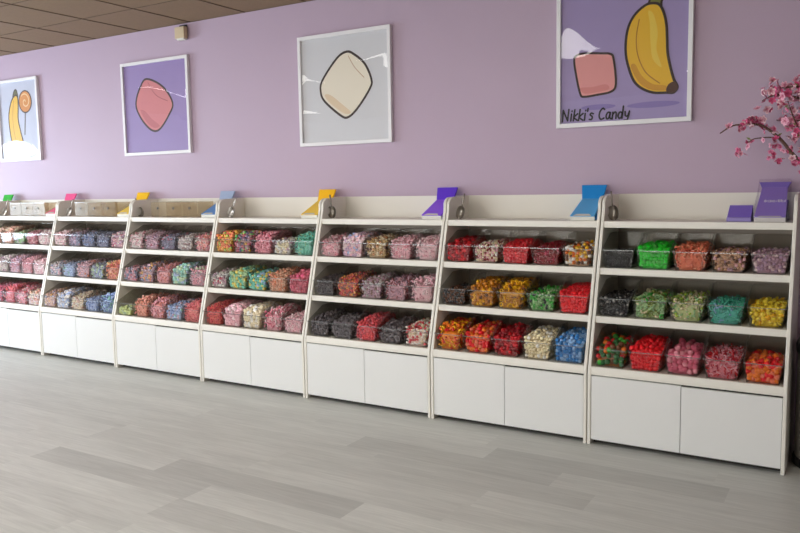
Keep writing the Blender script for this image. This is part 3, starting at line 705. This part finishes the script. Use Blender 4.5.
def draw_big(a):
    lilac_sh = colm('8a78b8', .5); yel = colm('f0bc22', .5); yel2 = colm('f4d04a', .5); org = colm('d89a1c', .5)
    a.ell(*a.L([(4.885,1.900)])[0], .105, .016, lilac_sh); a.ell(*a.L([(5.205,1.893)])[0], .15, .018, lilac_sh)
    stem = catmull(a.L([(5.165,2.43),(5.178,2.487),(5.17,2.525),(5.218,2.53),(5.258,2.51),(5.243,2.464),(5.238,2.42),(5.197,2.42)]), 4)
    a.fill(stem, colm('7a7a30', .5)); a.stroke(stem, .013, INK, True)
    body = catmull(a.L([(5.19,2.462),(5.153,2.455),(5.101,2.417),(5.065,2.362),(5.047,2.29),(5.045,2.201),(5.06,2.125),(5.092,2.039),(5.137,1.991),(5.205,1.96),(5.278,1.954),(5.318,1.952),(5.338,1.975),(5.334,1.997),(5.318,2.027),(5.297,2.102),(5.282,2.177),(5.278,2.25),(5.272,2.337),(5.256,2.404),(5.23,2.45)]), 5)
    a.fill(body, yel)
    a.fill(catmull(a.L([(5.075,2.12),(5.11,2.045),(5.15,2.0),(5.21,1.972),(5.29,1.968),(5.27,1.995),(5.2,2.01),(5.14,2.06),(5.10,2.13)]),5), org)
    a.fill(catmull(a.L([(5.17,2.42),(5.20,2.40),(5.225,2.30),(5.22,2.2),(5.25,2.1),(5.20,2.15),(5.185,2.25),(5.18,2.35)]),5), yel2)
    a.stroke(catmull(a.L([(5.12,2.38),(5.105,2.28),(5.115,2.18),(5.16,2.08),(5.24,2.01)]),5,False), .006, colm('b87818', .5))
    a.stroke(body, .015, INK, True)
    a.fill(catmull(a.L([(5.278,1.962),(5.290,2.0),(5.325,2.012),(5.342,1.975),(5.315,1.950)]),4), colm('4a2818', .5))
    pk = catmull(a.L([(4.736,2.185),(4.752,2.214),(4.800,2.222),(4.90,2.212),(4.955,2.203),(4.975,2.171),(4.99,2.03),(4.964,1.985),(4.88,1.972),(4.80,1.966),(4.775,1.985),(4.75,2.091)]), 4)
    a.fill(pk, colm('e89a98', .5)); a.fill(catmull(a.L([(4.775,2.02),(4.80,1.985),(4.88,1.988),(4.95,2.0),(4.93,2.03),(4.85,2.02)]),4), colm('dc8684', .5)); a.stroke(pk, .013, INK, True)
    # handwriting
    TX = M['text']
    G = {'N':([[(0,-.05),(.08,1)],[(.08,1),(.5,.02)],[(.5,.02),(.62,1.05)]], .78), 'i':([[(.12,.62),(.05,0)],[(.17,.86),(.18,.9)]], .30),
         'k':([[(.15,1),(.0,0)],[(.42,.62),(.08,.3),(.42,0)]], .52), "'":([[(.1,1.05),(.06,.8)]], .20),
         's':([[(.40,.55),(.22,.62),(.10,.48),(.30,.28),(.22,.05),(.02,.06)]], .62),
         'C':([[(.55,.88),(.38,1.0),(.12,.7),(.05,.3),(.2,.02),(.5,.12)]], .66),
         'a':([[(.42,.58),(.2,.6),(.05,.3),(.12,.04),(.3,.12),(.42,.58)],[(.42,.58),(.38,.15),(.5,.02)]], .60),
         'n':([[(.08,.6),(.02,0)],[(.06,.36),(.25,.6),(.38,.5),(.36,.02)]], .54),
         'd':([[(.40,.5),(.2,.58),(.03,.3),(.12,.03),(.32,.14),(.40,.5)],[(.50,1.08),(.38,.02)]], .60),
         'y':([[(.08,.6),(.10,.25),(.3,.2),(.42,.5)],[(.46,.62),(.34,.05),(.18,-.32),(.0,-.28)]], .5), ' ':([], .30)}
    x, z = 4.664, 1.828; cs_ = .0655; y0 = a.y
    for ch in "Nikki's Candy":
        st, adv = G[ch]
        for q in st:
            q = catmull(q, 5, False) if len(q) > 2 else q
            a.y = y0; a.stroke(a.L([(x+u*cs_, z+v*cs_) for u,v in q]), .0100, TX)
        x += adv*cs_*.97; z -= .0004
def draw_cream(a):
    p = catmull(a.L([(3.053,2.412),(3.119,2.388),(3.209,2.314),(3.262,2.205),(3.25,2.14),(3.141,2.010),(3.053,1.950),(2.985,1.970),(2.85,2.076),(2.815,2.149),(2.833,2.229),(2.965,2.372)]), 5)
    a.fill(p, colm('f0e6d2', .5)); a.fill(catmull(a.L([(2.85,2.12),(2.90,2.06),(3.02,1.98),(3.08,1.985),(3.0,2.05),(2.9,2.12)]),5), colm('e6cfae', .5))
    a.stroke(catmull(a.L([(3.07,2.38),(3.12,2.30),(3.20,2.22)]),5,False), .006, colm('c8a888', .5)); a.stroke(p, .017, INK, True)
def draw_pink(a):
    p = catmull(a.L([(0.955,2.402),(1.149,2.323),(1.26,2.181),(1.208,2.081),(1.094,1.973),(1.0,1.963),(0.895,2.037),(0.816,2.148),(0.813,2.234),(0.869,2.335)]), 5)
    a.fill(p, colm('d47c80', .5)); a.fill(catmull(a.L([(.86,2.14),(.93,2.04),(1.02,1.985),(1.09,2.0),(1.0,2.06),(.92,2.13)]),5), colm('c46a70', .5))
    a.stroke(catmull(a.L([(.97,2.37),(1.06,2.26),(1.2,2.2)]),5,False), .006, colm('a85058', .5)); a.stroke(p, .017, INK, True)
def draw_left(a):
    st = catmull(a.L([(-1.085,2.37),(-1.051,2.446),(-1.0,2.452),(-.985,2.37)]), 4); a.fill(st, colm('5a5a2c', .5)); a.stroke(st, .012, INK, True)
    p = catmull(a.L([(-1.035,2.403),(-1.12,2.348),(-1.185,2.23),(-1.191,2.106),(-1.158,1.951),(-1.10,1.87),(-.97,1.86),(-.925,1.92),(-0.965,2.046),(-1.002,2.171),(-.985,2.291),(-0.985,2.38)]), 5)
    a.fill(p, colm('eebc38', .5)); a.stroke(catmull(a.L([(-1.07,2.36),(-1.11,2.2),(-1.10,2.05),(-1.06,1.93)]),5,False), .006, colm('b87818', .5)); a.stroke(p, .014, INK, True)
    a.stroke(a.L([(-.845,2.25),(-.885,2.02)]), .014, colm('6a5a50', .5))
    c = a.L([(-.838,2.333)])[0]; a.ell(c[0], c[1], .10, .105, colm('d88830', .5), INK, .012)
    a.stroke([(c[0]+.012*q*math.cos(q*1.15)*.9, c[1]+.012*q*math.sin(q*1.15)*.9) for q in np.linspace(.3, 7.5, 40)], .012, colm('f0c890', .5))
lil = colm('a594c4', .5); lil2 = colm('9a84bc', .5); pw = colm('d8d8dc', .5); pb = colm('c4c8da', .5)
picture('lilac print of a banana and pink square candy over handwritten shop name', 4.628, 5.420, 1.786, 2.585, lil, draw_big,
        [([(4.66,2.40),(4.74,2.375),(4.82,2.29),(4.93,2.24)], .0032, .028), ([(4.78,2.20),(4.90,2.235),(5.02,2.19)], .0030, .026), ([(5.40,2.40),(5.40,2.05)], .0026, .02)], 1, (4.632, 5.427, 1.797, 2.600))
picture('white print of a single cream coloured square candy standing on its corner', 2.619, 3.432, 1.757, 2.556, pw, draw_cream,
        [([(2.64,2.33),(2.72,2.24),(2.90,2.20),(3.08,2.12)], .0014, .03), ([(3.05,2.34),(3.20,2.34),(3.40,2.38)], .0034, .035)], 2, (2.617, 3.433, 1.769, 2.573))
picture('lilac print of one pink square candy on its corner', .642, 1.465, 1.757, 2.554, lil2, draw_pink,
        [([(.84,2.34),(1.0,2.33),(1.2,2.28),(1.44,2.20)], .0032, .028), ([(.66,2.28),(.72,2.18),(1.0,2.11),(1.3,2.08)], .0028, .024)], 3, (0.631, 1.458, 1.769, 2.571))
picture('pale blue print of a banana and orange swirl lollipop at left edge', -1.39, -.572, 1.762, 2.559, pb, draw_left,
        [([(-1.36,1.93),(-1.1,1.98),(-.8,1.95),(-.62,1.84)], .006, .07)], 4, (-1.255, -0.589, 1.776, 2.579))

# ------------------------------------------------------------------ alarm box high on the wall
r = thing('wall_sensor', 'small beige sensor box high on the lavender wall under the ceiling', 'sensor', (1.41,0,2.70))
s = MB(); s.box(-.055,.055,-.055,-.012,0,.095); s.build('housing', M['beige'], r, bevel=.006)
s = MB(); s.box(-.04,.04,-.012,0,.01,.115); s.build('bracket', M['black'], r)
s = MB(); s.prism_x([(-.06,.0),(-.05,-.012),(-.02,-.012),(-.02,.0)], -.03, .05); s.build('lens', M['bag_white'], r)

# ------------------------------------------------------------------ trash can
TX_, TY_ = 6.207, -.27
r = thing('trash_can', 'round steel trash can with black lid beside the rightmost shelf unit', 'trash can', (TX_,TY_,0))
s = MB(); s.lathe([(0,.03),(.188,.03),(.188,.60),(0,.60)]); s.build('can_body', M['binbody'], r, smooth=False)
s = MB(); s.lathe([(0,.0005),(.194,.0005),(.196,.03),(.192,.045),(.186,.045)]); s.build('base_ring', M['black'], r)
s = MB(); s.lathe([(.186,.585),(.195,.585),(.197,.62),(.185,.652),(.12,.676),(0,.684)]); s.build('can_lid', M['black'], r, smooth=True)

# ------------------------------------------------------------------ blossom tree
tx, ty = 6.72, -.33
tree = thing('blossom_tree', 'artificial pink cherry blossom tree reaching in over the rightmost unit', 'tree', (tx,ty,0))
s = MB(); s.lathe([(0,.0005),(.13,.0005),(.165,.30),(.17,.32),(.15,.32),(.145,.28),(0,.28)]); s.build('pot', M['pot'], tree, smooth=False)
s = MB(); s.lathe([(0,.285),(.10,.283),(.146,.275)]); s.build('soil', M['soil'], tree)
def loc(p): return (p[0]-tx+.003, p[1]-ty, p[2]+.009*(p[2] > 1.2))
s = MB(); s.tube([loc(q) for q in [(tx,ty,.25),(tx-.02,ty,.6),(tx+.02,ty+.02,.95),(6.64,-.31,1.25),(6.60,-.30,1.5),(6.60,-.29,1.75)]], [.03,.028,.026,.023,.018,.012], 10)
s.build('trunk', M['bark'], tree, smooth=True)
BR = [
 ([(6.62,-.30,1.18),(6.35,-.26,1.33),(6.12,-.24,1.44),(5.989,-.22,1.54),(5.906,-.22,1.645),(5.85,-.22,1.699),(5.802,-.22,1.731),(5.737,-.22,1.738),(5.668,-.22,1.735),(5.607,-.22,1.698)], .011),
 ([(5.90,-.22,1.655),(5.86,-.215,1.665),(5.819,-.22,1.666),(5.764,-.22,1.658),(5.736,-.22,1.622)], .004),
 ([(6.60,-.30,1.45),(6.35,-.29,1.66),(6.12,-.27,1.76),(5.98,-.25,1.85),(5.902,-.25,1.875),(5.849,-.25,1.871),(5.81,-.25,1.852)], .009),
 ([(6.12,-.27,1.76),(6.05,-.26,1.87),(5.98,-.25,1.906),(5.924,-.25,1.911),(5.871,-.25,1.907),(5.833,-.25,1.884)], .005),
 ([(6.35,-.26,1.33),(6.16,-.22,1.62),(6.05,-.2,1.73),(5.981,-.2,1.744),(5.924,-.2,1.747),(5.874,-.2,1.754)], .006),
 ([(6.05,-.23,1.50),(5.98,-.26,1.70),(5.95,-.27,1.78),(5.93,-.26,1.84)], .005),
 ([(6.35,-.29,1.66),(6.25,-.3,1.90),(6.12,-.3,2.02),(6.02,-.29,2.0)], .007),
 ([(6.60,-.29,1.70),(6.65,-.3,1.95),(6.60,-.3,2.1)], .007), ([(6.61,-.3,1.5),(6.85,-.32,1.75),(7.0,-.33,1.85)], .008),
 ([(6.62,-.3,1.2),(6.9,-.33,1.4),(7.08,-.3,1.5)], .008), ([(6.35,-.26,1.33),(6.15,-.27,1.30),(6.09,-.28,1.22)], .006),
 ([(6.12,-.24,1.44),(6.07,-.23,1.38),(6.035,-.24,1.33)], .004),
]
for pts, rad in BR:
    q = catmull(pts, 4, False); n = len(q)
    s = MB(); s.tube([loc(p) for p in q], [rad*(1-.8*i/(n-1))+.0008 for i in range(n)], 6); s.build('branch', M['bark'], tree, smooth=True)
FV, FF, FC = [], [], []; LVm = MB()
fr_ = random.Random(9)
pinks = [lin('f8bed2'), lin('f096ba'), lin('e0608e'), lin('fbe0e6'), lin('b02c5c')]
def flower(p, rad):
    base = fr_.choice(pinks[:4]); nrm = Vector((fr_.uniform(-1,1), fr_.uniform(-1,.6), fr_.uniform(-.7,1))).normalized()
    a = nrm.orthogonal().normalized(); b = nrm.cross(a); P0 = Vector(p); ph = fr_.uniform(0,6); dp = fr_.random()
    for q in range(5):
        an = ph+2*PI*q/5; d = a*math.cos(an)+b*math.sin(an); t = nrm.cross(d)
        up = nrm*rad*(.15+.7*dp*.6); k0 = len(FV)
        for v in (P0, P0+d*rad*.55+t*rad*.42+up*.5, P0+d*rad*1.0+t*rad*.25+up, P0+d*rad*1.0-t*rad*.25+up, P0+d*rad*.55-t*rad*.42+up*.5): FV.append(tuple(v))
        for tr in ((0,1,2),(0,2,3),(0,3,4)): FF.append(tuple(k0+i for i in tr))
        FC.append(lin('a82858')); FC.extend([base]*4)
dens = [(0,.030,0.0), (1,.035,0), (2,.018,0), (3,.012,0), (4,.016,0), (5,.014,0), (6,.013,0), (7,.03,0), (8,.03,0), (9,.03,0), (10,.028,0), (11,.02,0)]
for bi, step, _ in dens:
    q = catmull(BR[bi][0], 10, False)
    acc = 0
    for i in range(len(q)-1):
        a, b_ = Vector(q[i]), Vector(q[i+1]); acc += (b_-a).length
        while acc > step:
            acc -= step
            c = a.lerp(b_, fr_.random()); sp_ = .035 if bi in (2,3,4,5,6) else .022
            if bi == 0 and c.x < 5.66: continue
            for _ in range(fr_.choice([2,2,3,3]) if bi in (2,3,4,5,6) else fr_.choice([1,1,2])):
                flower(loc(c + Vector((fr_.gauss(0,sp_), fr_.gauss(0,sp_*.6), fr_.gauss(-.004,sp_)))), fr_.uniform(.014,.022))
            if fr_.random() < .2:
                d = Vector((fr_.uniform(-1,1),fr_.uniform(-.6,.6),fr_.uniform(-.5,1))).normalized()*.03; sd = d.cross(Vector((0,1,.3))).normalized()*.006; l0 = Vector(loc(c))
                LVm.add([l0, l0+d*.5+sd, l0+d, l0+d*.5-sd], [(0,1,2,3)])
for _ in range(26): # the thick cluster near the tip of the long branch
    flower(loc(Vector((5.757+fr_.gauss(0,.014), -.22+fr_.gauss(0,.012), 1.752+fr_.gauss(0,.018)))), .015)
for c in ((5.715,1.722),(5.70,1.60),(5.87,1.62),(5.86,1.575),(5.90,1.55),(5.935,1.60)):
    for _ in range(6): flower(loc(Vector((c[0]+fr_.gauss(0,.010), -.22+fr_.gauss(0,.01), c[1]+fr_.gauss(0,.010)))), .014)
FF = [f for f in FF]
o = bpy.data.objects.new('blossoms', mesh_np('blossoms', np.array(FV), np.array(FF), np.array(FC), M['petal'], False)); C.objects.link(o); o.parent = tree
LVm.build('leaves', M['leaf'], tree)

# ------------------------------------------------------------------ camera
f, pitch, yaw, roll = 763.812, 0.10286, 0.54790, -0.01696
F_ = Vector((-math.sin(yaw)*math.cos(pitch), math.cos(yaw)*math.cos(pitch), -math.sin(pitch)))
R_ = Vector((math.cos(yaw), math.sin(yaw), 0)); U_ = R_.cross(F_)
R2 = math.cos(roll)*R_ + math.sin(roll)*U_; U2 = -math.sin(roll)*R_ + math.cos(roll)*U_
cam = bpy.data.cameras.new('camera'); co = bpy.data.objects.new('camera', cam); C.objects.link(co)
mt = Matrix((R2, U2, -F_)).transposed().to_4x4(); mt.translation = Vector((6.2897, -4.6276, 1.4490)); co.matrix_world = mt
cam.sensor_width = 36; cam.sensor_fit = 'HORIZONTAL'; cam.lens = f/800*36; cam.clip_start = .05; cam.clip_end = 200
scn.camera = co

scn.cycles.transparent_max_bounces = 24
scn.cycles.max_bounces = 8
scn.cycles.caustics_reflective = False; scn.cycles.caustics_refractive = False
vs_ = scn.view_settings
vs_.view_transform = 'Standard'; vs_.look = 'None'; vs_.gamma = 1; vs_.use_curve_mapping = False; vs_.exposure = 0.0
